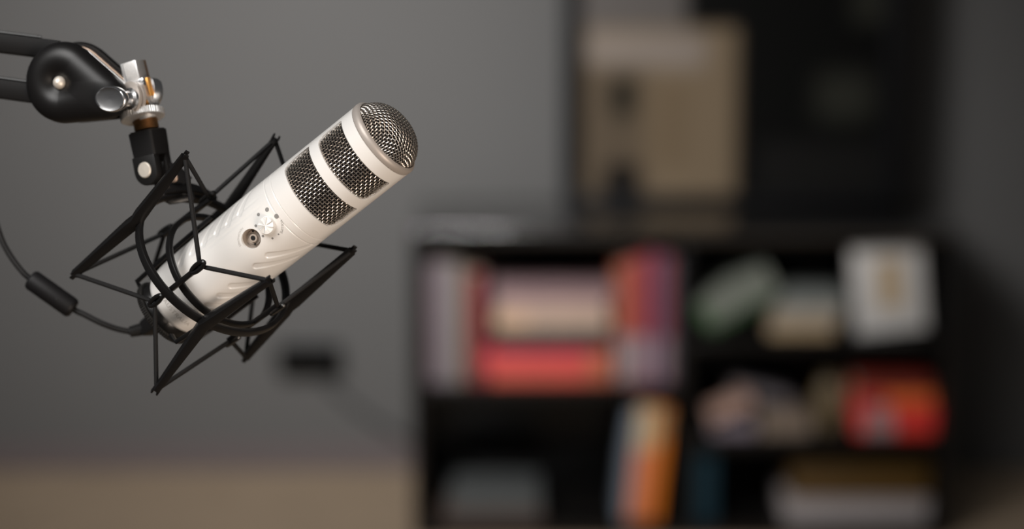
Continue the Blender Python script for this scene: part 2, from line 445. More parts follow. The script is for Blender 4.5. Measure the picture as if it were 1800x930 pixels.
layer(1015, -300, 1210, 60, (98, 93, 90))
layer(1030, 48, 1296, 400, (122, 106, 86))
layer(1030, 60, 1240, 118, (140, 129, 120), .02)
layer(1022, 118, 1140, 400, (92, 80, 66), .03)
layer(1074, 136, 1118, 205, (38, 35, 28))
layer(1062, 288, 1126, 400, (20, 18, 17), .012)
layer(1140, 140, 1215, 300, (112, 96, 76), .03)
layer(1436, 130, 1535, 210, (46, 46, 40), .03)
layer(1330, 250, 1560, 345, (24, 23, 22), .02)
layer(1500, -60, 1560, 40, (44, 44, 38), .02)
nt.links.new(prev, bs.inputs['Base Color'])
MB().box((xm, YF + .004, fz0 + (fh + bb - bar) / 2), (fw - 2 * bar + .01, .004, fh - bb - bar + .01)).build('print', MP, pic, smooth=0)

# --- black socket strip on the wall; added cord stands in for a diagonal shadow
a = at(489, 605, YW); b = at(600, 648, YW)
sk = thing('socket_strip', ((a.x + b.x) / 2, YW, b.z), 'small black socket strip on the grey wall left of the bookcase', 'socket')
sc_ = Vector(((a.x + b.x) / 2, YW - .0185, (a.z + b.z) / 2))
MB().box(sc_, (b.x - a.x, .036, a.z - b.z), bev=.004).build('housing', M_sock, sk)
for i in (-1, 0, 1):
    MB().lathe(sc_ + Vector((i * .036, -.0185, 0)), (0, -1, 0), [(0, 0), (0, .015), (.002, .015), (.002, .012), (.0006, .011), (.0006, 0)], 28).build('outlet', M_sock, sk)

cbw = thing('shadow_cord', at(560, 655, YW), 'grey cord added to stand for the soft diagonal shadow on the wall below the socket strip', 'cable')
MB().tube(smooth_path([at(560, 650, YW - .012), at(572, 668, YW - .010), at(610, 704, YW - .008), at(660, 740, YW - .008), at(708, 770, YW - .008), at(740, 800, YW - .008)], 8), .0055, 10).build('cord', mat('shadow_cord_grey', s2l(62, 62, 62), .6), cbw)

# ------------------------------------------------------------------ microphone
T = W(667, 249.5, 1.56); B = W(303.5, 538.5, 1.62)
AX = (T - B).normalized(); L = (T - B).length
v0 = -FW; E0 = (v0 - AX * v0.dot(AX)).normalized(); E1 = AX.cross(E0)
if E1.dot(UP) > 0: E1 = -E1        # E1 points down-right in the photo
PROF = [(0.0, .0208), (.0012, .0222), (.003, .0234), (.007, .0247), (.013, .0257), (.024, .0264), (.045, .0269), (.07, .0273), (.10, .0276), (.25, .0276)]


def rad(s):
    for (a, ra), (b, rb) in zip(PROF, PROF[1:]):
        if s <= b:
            t = (s - a) / (b - a); return ra + (rb - ra) * t
    return PROF[-1][1]


def radS(s): return sum(rad(max(0, s + d)) for d in (-.002, -.001, 0, .001, .002)) / 5 if s > .004 else rad(s)


def mp(s, ph, h=0.0, r=None):
    r = (radS(s) if r is None else r) + h
    return B + AX * s + (E0 * math.cos(ph) + E1 * math.sin(ph)) * r


def hit(px, py):                 # pixel -> (s, phi) on the microphone's barrel
    d = (FW + RT * ((px - 900) / F) + UP * ((465 - py) / F)).normalized(); r = .0272
    for _ in range(6):
        o = CAM - B; dp = d - AX * d.dot(AX); op = o - AX * o.dot(AX)
        a = dp.dot(dp); b = 2 * dp.dot(op); c = op.dot(op) - r * r; q = max(0, b * b - 4 * a * c)
        P = o + d * ((-b - math.sqrt(q)) / (2 * a)); s = P.dot(AX); r = radS(min(max(s, 0), .2))
    e = P - AX * s
    return s, math.atan2(e.dot(E1), e.dot(E0))


mic = thing('microphone', B, 'white broadcast microphone with wire mesh grilles held in a black shock mount', 'microphone')
HO = .0027; BH = B + AX * HO
SEAM = .1142 + HO
RIBS = []
for (a, b) in (((472, 449), (546, 431)), ((450, 468), (522, 451)), ((407, 503), (478, 488)), ((386, 520), (455, 507)), ((365, 537), (432, 526)),
               ((421, 376), (440, 338)), ((400, 395), (418, 357)), ((380, 411), (397, 375)), ((357, 430), (374, 394)), ((337, 446), (353, 411)), ((317, 463), (332, 429))):
    (s0, p0), (s1, p1) = hit(*a), hit(*b); RIBS.append((s0, p0 * .027, s1, p1 * .027))


def sst(x): x = max(0, min(1, x)); return x * x * (3 - 2 * x)


def relief(s, ph):
    t = ph * .027; h = 0
    for s0, t0, s1, t1 in RIBS:
        dx, dy = s1 - s0, t1 - t0; l2 = dx * dx + dy * dy
        u = max(0, min(1, ((s - s0) * dx + (t - t0) * dy) / l2)); d = math.hypot(s - s0 - u * dx, t - t0 - u * dy)
        wd = .0021 * (1 - .3 * u)
        if d < wd + .001: h -= .0005 * sst((wd + .0006 - d) / .0012) * (1 - .4 * u)
    # long shallow creases along the shoulder
    for q0, k in ((-.52, .05), (-.74, -.4)):
        c = q0 + k * (s - .06)
        d = abs(ph - c) * .027
        if .035 < s < .110 and d < .0016: h -= .00022 * sst((.0016 - d) / .0016) * sst((s - .035) / .01) * sst((.108 - s) / .01)
    h -= .0003 * sst((.0005 - abs(s - .1112)) / .0005)
    return h


NP, NS = 420, 300
vs = []; fs = []
S_ = [SEAM * (i / NS) for i in range(NS + 1)]
for s in S_:
    for j in range(NP):
        ph = 2 * PI * j / NP; ph2 = ph if ph < PI else ph - 2 * PI
        edge = -.0002 * sst((s - SEAM + .0004) / .0004)
        vs.append(mp(s, ph, relief(s, ph2) + edge))
for i in range(NS):
    for j in range(NP):
        k2 = (j + 1) % NP; fs.append((i * NP + j, i * NP + k2, (i + 1) * NP + k2, (i + 1) * NP + j))
n0 = len(vs); vs += [B.copy(), B + AX * SEAM]
for j in range(NP):
    k2 = (j + 1) % NP; fs.append((n0, k2, j)); fs.append((n0 + 1, NS * NP + j, NS * NP + k2))
body = MB().add(vs, fs).build('barrel', M_white, mic)


def boolean(o, cutter, bevel=None, solver='EXACT'):
    md = o.modifiers.new('cut', 'BOOLEAN'); md.operation = 'DIFFERENCE'; md.object = cutter; md.solver = solver
    dg = bpy.context.evaluated_depsgraph_get(); me = bpy.data.meshes.new_from_object(o.evaluated_get(dg))
    o.modifiers.clear(); old = o.data; o.data = me; bpy.data.meshes.remove(old); bpy.data.objects.remove(cutter)
    if bevel:
        b = o.modifiers.new('bevel', 'BEVEL'); b.width = bevel; b.segments = 2; b.limit_method = 'ANGLE'; b.angle_limit = R_(50)
    me.shade_smooth(); me.set_sharp_from_angle(angle=R_(35))


sj, pj = hit(441, 420.3); nj = (E0 * math.cos(pj) + E1 * math.sin(pj)); cj = mp(sj, pj)
sj1, pj1 = hit(470, 395.5); nk = (E0 * math.cos(pj1) + E1 * math.sin(pj1)); ck = mp(sj1, pj1)
RJ = .0064
cut = MB().lathe(cj - nj * .0075, nj, [(0, RJ), (.0055, RJ), (.0068, RJ + .0002), (.0078, RJ + .0007), (.012, RJ + .0012)], 72).build('cutter', M_white, None)
boolean(body, cut)
jk = MB().lathe(cj - nj * .0074, nj, [(0, RJ - .0001), (.0004, RJ - .0001), (.0005, .0050), (.0016, .0046), (.0018, .0030), (.0034, .0026), (.0036, .0017), (.0010, .0016), (.0010, .00001)], 56).build('headphone_jack', M_jack, mic)
MB().lathe(cj - nj * .0064, nj, [(0, 0), (0, .00158), (.0026, .00158), (.0026, 0)], 32).build('socket_hole', M_hole, jk)
lst = AX.cross(nj).normalized(); lst = lst if lst.dot(UP) < 0 else -lst; lst = (lst * .87 - AX * .5).normalized()
ringj = MB()
for sgn in (-1, 1):
    ringj.lathe(cj - nj * .0060 + lst * (sgn * .0043), nj, [(0, 0), (0, .0007), (.0006, .0007), (.0006, 0)], 16)
ringj.build('screw_recess', M_hole, jk)
# lining of the recess
MB().lathe(cj - nj * .0073, nj, [(0, RJ - .0002), (0, RJ - .00003), (.0055, RJ - .00003), (.0055, RJ - .0002)], 64, caps=False).build('recess_liner', M_jack, jk)

# volume knob with eight wedge flutes
kv = []; kf = []; u0 = AX; u1 = nk.cross(AX)
NR, NT = 14, 96
for i in range(NR + 1):
    if i <= 9: rho = .0054 * i / 9; base = .0037
    else: rho = .0054 + .0004 * math.sin((i - 9) / 5 * PI / 2); base = .0037 - .0045 * ((i - 9) / 5)
    for j in range(NT):
        a = 2 * PI * j / NT; fl = (a * 8 / (2 * PI)) % 1.0
        g = .0011 * fl * min(1, rho / .0022) * (1 if i <= 9 else max(0, 1 - (i - 9) / 3))
        kv.append(ck + nk * (base - g + .0006 * (1 - (rho / .0054) ** 2)) + (u0 * math.cos(a) + u1 * math.sin(a)) * rho)
for i in range(NR):
    for j in range(NT):
        k2 = (j + 1) % NT; kf.append((i * NT + j, i * NT + k2, (i + 1) * NT + k2, (i + 1) * NT + j))
kf.append(tuple(NR * NT + j for j in range(NT)))
MB().add(kv, kf).build('volume_knob', M_knob, mic, smooth=28)


def patch(px, py, r, n=24):      # a printed dot lying on the barrel
    s0, p0 = hit(px, py); rr = radS(s0); vs = [mp(s0, p0, .00006)]
    for j in range(n):
        a = 2 * PI * j / n; vs.append(mp(s0 + r * math.cos(a), p0 + r * math.sin(a) / rr, .00006))
    return vs, [(0, 1 + j, 1 + (j + 1) % n) for j in range(n)]


for px, py, r in ((469.4, 368.5, 3.9), (486, 380.3, 4.2), (454.3, 377.2, 3.1), (449.7, 397, 2.5), (462.2, 415, 2.3), (479, 419, 1.9), (489.6, 411.8, 1.6)):
    MB().add(*patch(px, py, r * .000378)).build('volume_dot', M_print, mic, smooth=0, fix=False)


def lettering(txt, place, size, name, m, spacing=1.0):
    """place(x, y) -> (s, phi): maps the flat text onto the barrel"""
    cu = bpy.data.curves.new('txt', 'FONT'); cu.body = txt; cu.size = size; cu.space_character = spacing; cu.align_x = 'CENTER'; cu.align_y = 'CENTER'
    o = bpy.data.objects.new('txt', cu); COL.objects.link(o); dg = bpy.context.evaluated_depsgraph_get()
    me = bpy.data.meshes.new_from_object(o.evaluated_get(dg)); bpy.data.objects.remove(o)
    vs = [mp(*place(q.co.x, q.co.y), h=.00008) for q in me.vertices]; fs = [tuple(p.vertices) for p in me.polygons]
    bpy.data.meshes.remove(me)
    return MB().add(vs, fs).build(name, m, mic, smooth=0, fix=False)


def arc_place(c, r, a0, sgn):    # text around point c=(s,phi) at radius r, centred at angle a0 (0 = towards the grille, + = towards E1)
    def f(x, y):
        a = a0 + sgn * x / r; rr = r + y * (1 if sgn > 0 else -1)
        return c[0] + rr * math.cos(a), c[1] + rr * math.sin(a) / .027
    return f


_s1, _p1 = hit(498.5, 399); a_v = math.atan2((_p1 - pj1) * .027, _s1 - sj1); r_v = math.hypot((_p1 - pj1) * .027, _s1 - sj1)
lettering('VOLUME', arc_place((sj1, pj1), .0100, a_v, 1), .0022, 'volume_lettering', M_print, 1.12)
_s1, _p1 = hit(420, 416); a_h = math.atan2((_p1 - pj) * .027, _s1 - sj)
lettering('HEADPHONES', arc_place((sj, pj), .0090, a_h, -1), .0020, 'headphones_lettering', M_printl, 1.05)
_s1, _p1 = hit(309, 552.5)
lettering('AUSTRALIA', lambda x, y: (_s1 + y, _p1 + x / .0245), .0044, 'australia_lettering', M_printl, 1.1)

# head shell: a tube with four grille windows
RO, RI = .0276, .0256
prof = [(.1143, RI), (.1143, RO - .0002), (.1145, RO), (.120, RO), (.135, RO), (.150, RO), (.165, RO), (.180, RO), (.1862, RO), (.1862, RI)]
hv = []; hf = []; NH = 240
for s, r in prof:
    for j in range(NH): hv.append(mp(s + HO, 2 * PI * j / NH, r=r))
m_ = len(prof)
for i in range(m_):
    for j in range(NH):
        k2 = (j + 1) % NH; i2 = (i + 1) % m_; hf.append((i * NH + j, i * NH + k2, i2 * NH + k2, i2 * NH + j))
head = MB().add(hv, hf).build('head_shell', M_white, mic)
cut = MB()
for s0, s1 in ((.1268 + HO, .1488 + HO), (.1566 + HO, .1772 + HO)):
    for pc in (R_(1.5), PI + R_(1.5)):
        half = R_(67.5); NC = 64; vs = []; fs = []
        for i in range(NC + 1):
            q = -half + 2 * half * i / NC; dlt = (half - abs(q)) * RO
            rb = .0070; rt = .0012
            lo = s0 + (rb - math.sqrt(max(0, rb * rb - (rb - dlt) ** 2)) if dlt < rb else 0)
            hi = s1 - (rt - math.sqrt(max(0, rt * rt - (rt - dlt) ** 2)) if dlt < rt else 0)
            for r in (.0242, .0300):
                vs += [mp(lo, pc + q, r=r), mp(hi, pc + q, r=r)]
        for i in range(NC):
            a = i * 4; b = a + 4
            fs += [(a, a + 1, b + 1, b), (a + 2, b + 2, b + 3, a + 3), (a, b, b + 2, a + 2), (a + 1, a + 3, b + 3, b + 1)]
        fs += [(0, 2, 3, 1), (NC * 4, NC * 4 + 1, NC * 4 + 3, NC * 4 + 2)]
        cut.add(vs, fs)
boolean(head, cut.build('cutter', M_white, None), bevel=.00045)

# rim under the dome
MB().lathe(BH, AX, [(.1863, .0240), (.1863, .0272), (.1868, .0277), (.1884, .0279), (.1900, .0277), (.1912, .0269), (.1918, .0258), (.1908, .0248), (.1890, .0243), (.1863, .0240)], 128, caps=False).build('rim_ring', M_rim, mic)

# woven wire helpers
PT = .0021; WR = .00027


def weave(path, nrm, k, r=WR):
    return [p + n * (0.00031 * (1 if k % 2 else -1) * math.cos(PI * i / 4)) for i, (p, n) in enumerate(zip(path, nrm))]


def grille(s0, s1, name):
    g = MB(); rc = .0262; NA = 2 * round(2 * PI * rc / PT / 2); rows = round((s1 - s0) / PT)
    sec = [(WR * math.cos(2 * PI * j / 5), WR * math.sin(2 * PI * j / 5)) for j in range(5)]
    for k in range(rows + 1):    # rings
        s = s0 + k * (s1 - s0) / rows; P = []; H = []
        for i in range(NA * 4):
            a = 2 * PI * i / (NA * 4); P.append(mp(s, a, r=rc + 0.00031 * (1 if k % 2 else -1) * math.cos(PI * i / 4))); H.append(AX)
        g.sweep(P, sec, H, closed=True)
    for j in range(NA):          # wires along the axis
        a = 2 * PI * j / NA; P = []; n_ = rows * 4
        for i in range(-2, n_ + 3):
            s = s0 + i * (s1 - s0) / n_
            P.append(mp(s, a, r=rc - 0.00031 * (1 if j % 2 else -1) * math.cos(PI * i / 4)))
        g.sweep(P, sec, E0 * -math.sin(a) + E1 * math.cos(a))
    return g.build(name, M_wire, mic, smooth=60, fix=False)


tag(grille(.1262 + HO, .1496 + HO, 'lower_grille')); grille(.1556 + HO, .1784 + HO, 'upper_grille')
# dome profile by arc length
HD, RD, SD = .0168, .0249, .1893
tab = [(0.0, 0.0, HD)]; M_ = 400
for i in range(1, M_ + 1):
    rho = RD * math.sin(PI / 2 * i / M_); z = HD * (max(0, 1 - (rho / RD) ** 2.5)) ** .56
    pr = tab[-1]; tab.append((pr[0] + math.hypot(rho - pr[1], z - pr[2]), rho, z))
AL = tab[-1][0]


def dome(u, v, h=0.0):
    m = math.hypot(u, v); lo, hi = 0, M_
    if m >= AL: rho, z = RD, 0
    else:
        while hi - lo > 1:
            md = (lo + hi) // 2
            if tab[md][0] <= m: lo = md
            else: hi = md
        t = (m - tab[lo][0]) / (tab[hi][0] - tab[lo][0]); rho = tab[lo][1] + (tab[hi][1] - tab[lo][1]) * t; z = tab[lo][2] + (tab[hi][2] - tab[lo][2]) * t
    i = max(1, min(M_ - 1, lo if m < AL else M_ - 1))
    dr = tab[i + 1][1] - tab[i - 1][1]; dz = tab[i + 1][2] - tab[i - 1][2]; q = math.hypot(dr, dz)
    nr, nz = -dz / q, dr / q
    if m < 1e-9: e = E0 * 0
    else: e = (E0 * u + E1 * v) / m
    n = (e * nr + AX * nz).normalized()
    return BH + AX * (SD + z) + e * rho + n * h, n


g = MB(); PD = .00203; K = int(AL / PD); rot = R_(4)
sec = [(WR * math.cos(2 * PI * j / 5), WR * math.sin(2 * PI * j / 5)) for j in range(5)]
for fam in (0, 1):
    for k in range(-K, K + 1):
        c = k * PD; ym = math.sqrt(max(0, AL * AL - c * c)); n_ = int(ym / PD * 4)
        if n_ < 4: continue
        P = []; H = []
        for i in range(-n_, n_ + 1):
            y = i * PD / 4; u, v = (c, y) if fam == 0 else (y, c)
            u, v = u * math.cos(rot) - v * math.sin(rot), u * math.sin(rot) + v * math.cos(rot)
            p, n = dome(u, v, 0.00031 * (1 if (k + fam) % 2 else -1) * math.cos(PI * i / 4)); P.append(p); H.append(n)
        g.sweep(P, sec, H)
g.build('dome_grille', M_wire, mic, smooth=60, fix=False)
# dark foam core seen through the mesh
core = [(.118, 0), (.118, .0240), (.1858, .0240), (.1895, .0222)]
for i in range(1, 13):
    rho = .0222 * math.cos(PI / 2 * i / 12); core.append((SD + (HD - .0022) * (max(0, 1 - (rho / .0222) ** 2.5)) ** .56, rho))
MB().lathe(BH, AX, core, 64).build('foam_core', M_foam, mic)
# black base collar
MB().lathe(B, AX, [(.0006, .0), (.0006, .0207), (-.0005, .0216), (-.0052, .0222), (-.0056, .0216), (-.0056, 0)][::-1], 96).build('base_collar', M_black, mic)

# ------------------------------------------------------------------ shock mount
DD = .009


def circle(cpx, cpy, ax3, r, d):
    c = W(cpx, cpy, d); a = camv(*ax3).normalized(); v = -FW; u = (v - a * v.dot(a)).normalized()
    wv = a.cross(u); return c, a, u, wv, r * d / 1.595


oc, oa, ou, ow, oR = circle(375.7, 462.6, (.5906, -.5423, .5966), .0562, 1.595 + DD)
ic, ia, iu, iw, iR = circle(386.7, 475.3, (.6755, -.5401, .5026), .0411, 1.595 + DD)
mount = thing('shock_mount', oc, 'black spider shock mount of rings, angled arms and elastic cords around the microphone', 'shock mount')


def ringmesh(c, a, u, v, r, w_, h_, n=96):
    P = []; H = []
    for i in range(n):
        t = 2 * PI * i / n; e = u * math.cos(t) + v * math.sin(t); P.append(c + e * r); H.append(a)
    return MB().sweep(P, rrect(w_, h_, .0011), H, closed=True)


ringmesh(oc, oa, ou, ow, oR, .0062, .0036).build('outer_ring', M_black, mount)
ringmesh(ic, ia, iu, iw, iR, .0052, .0034).build('inner_ring', M_black, mount)


def oP(deg): t = R_(deg); return oc + (ou * math.cos(t) + ow * math.sin(t)) * oR


ARMS = [((325, 275, 1.538), 296, (131, 482, 1.603)), ((473, 493, 1.512), 27, (275, 685, 1.577)),
        ((619, 441, 1.589), 115, (432, 628, 1.653)), ((483, 245, 1.614), 203, (266, 482, 1.676))]
tipF = []; tipB = []
for (fa, deg, ba) in ARMS:
    f_ = W(fa[0], fa[1], fa[2] + DD); b_ = W(ba[0], ba[1], ba[2] + DD); j_ = oP(deg) ; e = (j_ - oc).normalized(); j_ = j_ + e * .0034
    tipF.append(f_); tipB.append(b_)
    P = []
    n_ = 8
    for i in range(n_): P.append(f_.lerp(j_, i / n_))
    j2 = [j_.lerp(f_, .10), j_ - e * .0006, j_.lerp(b_, .10)]
    P = [f_.lerp(j_, i / 6) for i in range(6)] + j2 + [j_.lerp(b_, i / 6) for i in range(1, 7)]
    sc = []
    for p in P:
        q = min(1, (p - j_).length / .06); sc.append((1 - .36 * q, 1 - .42 * q))
    arm = MB().sweep(P, rrect(.0082, .0072, .0007), e, sc).build('arm', M_black, mount)
    for tp, other in ((f_, j_), (b_, j_)):   # two small horns that keep the cord on the tip
        d = (tp - other).normalized(); s_ = d.cross(e).normalized(); hb = MB()
        for q in (-1, 1):
            hb.box(tp + d * .0012 + s_ * (q * .00195), (.0013, .0040, .0030), (s_, d, e), .0003)
        hb.build('cord_slot', M_black, arm)


# cradle bars: front hook, back hook (pixel, depth)
BARS = [((352, 468, 1.538), (275, 529, 1.572)), ((368, 351, 1.607), (291, 411, 1.640)),
        ((486, 538, 1.572), (405, 596, 1.612)), ((542, 428, 1.640), (446, 502, 1.677))]
hookF = []; hookB = []
mic_c = W(340, 508, 1.612)
for (fa, ba) in BARS:
    f_ = W(fa[0], fa[1], fa[2] + DD); b_ = W(ba[0], ba[1], ba[2] + DD); hookF.append(f_); hookB.append(b_)
    mid = (f_ + b_) / 2; d = (f_ - b_).normalized()
    e = mid - B; e = (e - AX * e.dot(AX)).normalized()
    bar_ = MB().sweep([b_ - d * .0015, b_.lerp(f_, .33), b_.lerp(f_, .66), f_ + d * .0015], rrect(.0036, .0036, .0007), e).build('cradle_bar', M_black, mount)
    s_ = d.cross(e).normalized()
    for c_, sg in ((f_, 1), (b_, -1)):       # oblong keeper the cord loops over
        P = []
        n_ = 28; hl = .0098; rr_ = .0018
        for i in range(n_):
            t = 2 * PI * i / n_; x = math.cos(t); y = math.sin(t)
            P.append(c_ + e * .0024 + d * (hl * x * .75 - .001 * sg) + s_ * (.0019 * y))
        MB().sweep(P, [(.0015 * math.cos(2 * PI * q / 8), .0015 * math.sin(2 * PI * q / 8)) for q in range(8)], [e] * n_, closed=True).build('cord_keeper', M_black, bar_)


def spread_pt(p, q, k): return p


def cord(name_pts):
    P = []
    for a, b in zip(name_pts, name_pts[1:]):
        for i in range(8): P.append(a.lerp(b, i / 8))
    P.append(name_pts[-1]); return MB().tube(P, .00155, 10).build('elastic_cord', M_elast, mount)


# arm order 0 (upper left), 1 (bottom), 2 (right), 3 (top);  bars: 0 between arms 0 and 1, 1 between 0 and 3, 2 between 1 and 2, 3 between 2 and 3
for tips, hooks in ((tipF, hookF), (tipB, hookB)):
    for (i, h, j) in ((0, 0, 1), (0, 1, 3), (1, 2, 2), (2, 3, 3)):
        ec = (hooks[h] - oc).normalized()
        cord([tips[i], hooks[h] + ec * .0012, tips[j]])

# L shaped stays running back to the threaded ring, and the knurled ring itself
for K_ in (([(262, 513, 1.622), (249, 508, 1.624), (241, 495, 1.624), (291, 450, 1.618), (372, 381, 1.610)]),
           ([(301, 590, 1.590), (310, 601, 1.584), (357, 570, 1.578), (404, 540, 1.574)]),
           ([(330, 590, 1.634), (346, 596, 1.640), (400, 560, 1.640), (452, 520, 1.634)])):
    MB().sweep([W(*q) for q in K_], rrect(.0034, .0030, .0006), E0).build('stay', M_black, mount)


def knurl(a, s): return 1.0 + (.012 if math.sin(a * 90) > 0 else -.012)


MB().lathe(B, AX, [(-.0060, .0205), (-.0060, .0232), (-.0066, .0240), (-.0092, .0240), (-.0100, .0232), (-.0104, .0150), (-.0104, .0125), (-.0066, .0125), (-.0060, .0205)][::-1], 540, caps=False, rmod=lambda a, s: (knurl(a, s) if s < -.0062 and s > -.0101 else 1.0)).build('threaded_ring', mat('knurled_dark_metal', (0.035, 0.033, 0.031), 0.42, 0.5), mount)

# bracket carrying the ring: thick saddle, tongue and lug
sad = []; H = []
for dg_ in range(214, 262, 4):
    t = R_(dg_); e = ou * math.cos(t) + ow * math.sin(t); sad.append(oc + e * (oR + .003)); H.append(oa)
scs = [(.55 + .45 * math.sin(PI * i / (len(sad) - 1)),) * 2 for i in range(len(sad))]
br = MB().sweep(sad, rrect(.014, .0075, .0015), H, scs).build('bracket', M_black, mount)
hc = W(263, 300, 1.622)
tg = MB(); ys = camv(.25, .95, 0).normalized()
p0 = W(281, 301, 1.625); p1 = W(318, 326, 1.628); p2 = oP(240) + (oP(240) - oc).normalized() * .004
tg.sweep([W(268, 300, 1.625), p0, W(300, 312, 1.626), p1, p2], rrect(.0135, .0080, .0015), UP, [(.9, .8), (1.2, 1), (1.45, 1), (1.3, 1), (1.0, 1)])
tg.build('tongue', M_black, br)
MB().lathe(W(306, 313, 1.618), -ys, [(0, 0), (0, .0030), (.0012, .0030), (.0018, .0020), (.0020, 0)], 28).build('bolt', M_bronze, br)
MB().sweep([W(277, 322, 1.622), W(271, 338, 1.624), W(300, 352, 1.624), W(340, 345, 1.63)], rrect(.006, .005, .001), UP).build('brace', M_black, br)

# swivel yoke (its near and far lug, silver pin) and brass thread
yax = (W(266, 275, 1.622) - W(258, 232, 1.622)).normalized()
yt = W(258.5, 229, 1.622)
yref = camv(-.38, -.92, 0)
hn = camv(-.50, -.86, -.05).normalized(); hn = (hn - yax * hn.dot(yax)).normalized(); hs = yax.cross(hn).normalized()
hcen = W(270, 300, 1.622)
hq = (hcen - yt).dot(yax)
yk = MB().sweep([yt, yt + yax * .0012, yt + yax * .010, yt + yax * (hq - .0100)], rrect(.0205, .0190, .0030, 4), hs, [.88, 1.0, .98, .95])
for off in (.0030, -.0090):
    top = hcen - yax * .0105
    ol = [top + hs * .0096, top - hs * .0096]
    for i in range(0, 17):
        a = PI * i / 16; ol.append(hcen + (-hs * math.cos(a) + yax * math.sin(a)) * .0096)
    yk.prism([p + hn * off for p in ol], hn, .0060, .0010)
yoke = yk.build('swivel_yoke', M_blackm, mount, smooth=25)
MB().lathe(hcen + hn * .0088 - yax * .001, hn, [(0, 0), (0, .0053), (.0008, .0053), (.0014, .0047), (.0016, 0)], 36).build('hinge_pin', M_pin, yoke)
th = []
for i in range(0, 19): th.append((-.0005 - .0115 * i / 18, .0086 if i % 2 else .0080))
MB().lathe(yt, yax, [(.0, 0)] + th + [(-.0122, 0)], 40).build('threaded_stud', M_brassd, mount)

# ------------------------------------------------------------------ boom arm (comes in from the left)
bn = camv(-.30, -.945, -.08).normalized()          # axle direction, towards the camera
bc = W(118, 145, 1.618)
boom = thing('boom_arm', bc, 'black jointed boom arm reaching in from the upper left with a chrome thumbscrew head', 'boom arm')
bu = (RT - bn * RT.dot(bn)).normalized(); bv = bn.cross(bu); bv = bv if bv.dot(UP) > 0 else -bv
dirv = (bu * 1.0 - bv * .30).normalized()          # towards the pointed end
perp = bn.cross(dirv).normalized()


def teardrop(n=96):
    R1, R2, dst = .0273, .0150, .0330; out = []
    al = math.acos((R1 - R2) / dst)
    for i in range(n // 2 + 1):
        a = al + (2 * PI - 2 * al) * i / (n // 2); out.append((R1 * math.cos(a), R1 * math.sin(a)))
    for i in range(n // 2 + 1):
        a = -al + 2 * al * i / (n // 2); out.append((dst + R2 * math.cos(a), R2 * math.sin(a)))
    return out


TD = teardrop()


def cheek(c, nrm, th, dish, name):
    rings = 26; vs = []; fs = []; m = len(TD)
    for i in range(rings + 1):
        k_ = 1 - i / rings * .985
        for (x, y) in TD:
            X_, Y_ = x * k_, y * k_; rho = math.hypot(X_, Y_)
            z = th * (1 - k_ ** 4.5) ** .5
            if dish: z -= .0062 * math.exp(-(rho / .0088) ** 2)
            vs.append(c + dirv * X_ + perp * Y_ + nrm * z)
    for i in range(rings):
        for j in range(m):
            k2 = (j + 1) % m; fs.append((i * m + j, i * m + k2, (i + 1) * m + k2, (i + 1) * m + j))
    n0 = len(vs)
    for (x, y) in TD: vs.append(c + dirv * x * .97 + perp * y * .97 - nrm * .0022)
    for j in range(m): k2 = (j + 1) % m; fs.append((n0 + j, n0 + k2, k2, j))
    fs.append(tuple(range(n0, n0 + m))); fs.append(tuple(rings * m + j for j in range(m)))
    return MB().add(vs, fs).build(name, M_boom, boom, smooth=50)


ck1 = cheek(bc + bn * .0035, bn, .0120, True, 'joint_cover')
ck2 = cheek(bc - bn * .0185, -bn, .0110, True, 'joint_cover')
MB().lathe(bc + bn * .0095, bn, [(0, 0), (0, .0042), (.0016, .0044), (.0036, .0036), (.0050, .0018), (.0054, 0)], 36, ref=dirv).build('pivot_screw', M_pin, ck1)
# metal plate between the covers
pl = [bc + dirv * x * .90 + perp * y * .90 - bn * .0060 for (x, y) in TD]
MB().prism(pl, -bn, .0030, .0003).build('centre_plate', M_alu, boom)
pl = [bc + dirv * x * .90 + perp * y * .90 - bn * .0115 for (x, y) in TD]
MB().prism(pl, -bn, .0030, .0003).build('centre_plate', M_bronze, boom)
# two square tubes
for y0, y1, nm in ((77, 89, 'a'), (157.5, 171, 'b')):
    p1 = W(104, y1, 1.618 + .0075); p0 = W(8, y0, 1.618 + .0075); d = (p0 - p1).normalized()
    t = MB().sweep([p1, p1 + d * .46], rrect(.0128, .0122, .0012), UP).build('arm_tube', M_tube, boom)
    MB().tube([p1 + UP * .0075 + d * .012, p1 + UP * .0078 + d * .44], .0011, 8).build('tension_rod', M_black, t)

# clamp head: ribbed block, bronze flank, orange strips painted as slot reflections, bolt, washers, thumbscrew
cu_ = (W(231, 108, 1.62) - W(253, 198, 1.62)).normalized(); cn = camv(-.42, -.90, 0); cn = (cn - cu_ * cn.dot(cu_)).normalized(); cr = cu_.cross(cn).normalized()
if cr.dot(RT) < 0: cr = -cr
cbx = MB().box(W(236, 128, 1.615), (.0125, .0100, .0150), (cr, cn, cu_), .0005)
ribs = cbx
for i in range(7): ribs.box(W(236, 128, 1.615) + cn * .0051 + cr * (-.0032 + i * .0013), (.0005, .0006, .0140), (cr, cn, cu_))
blk = cbx.build('clamp_block', M_alu, boom, smooth=25)
MB().box(W(250.5, 125.5, 1.619), (.0040, .0085, .0148), (cr, cn, cu_), .0004).build('clamp_flank', M_bronze, blk)
MB().box(W(251, 161, 1.617), (.0115, .0105, .0175), (cr, cn, cu_), .0008).build('clamp_body', M_alu, boom)
MB().box(W(243, 147, 1.612), (.0125, .0060, .0055), (cr, cn, cu_), .0008).build('clamp_lip', M_chrome, blk)
MB().box(W(263.5, 152, 1.612), (.0014, .0040, .0125), (cr, cn, cu_), .0002).build('slot_glint', M_glint, blk)
MB().lathe(W(252, 176, 1.616), -cu_, [(0, 0), (0, .0056), (.0125, .0056), (.0125, 0)], 40).build('clamp_neck', M_alu, boom)
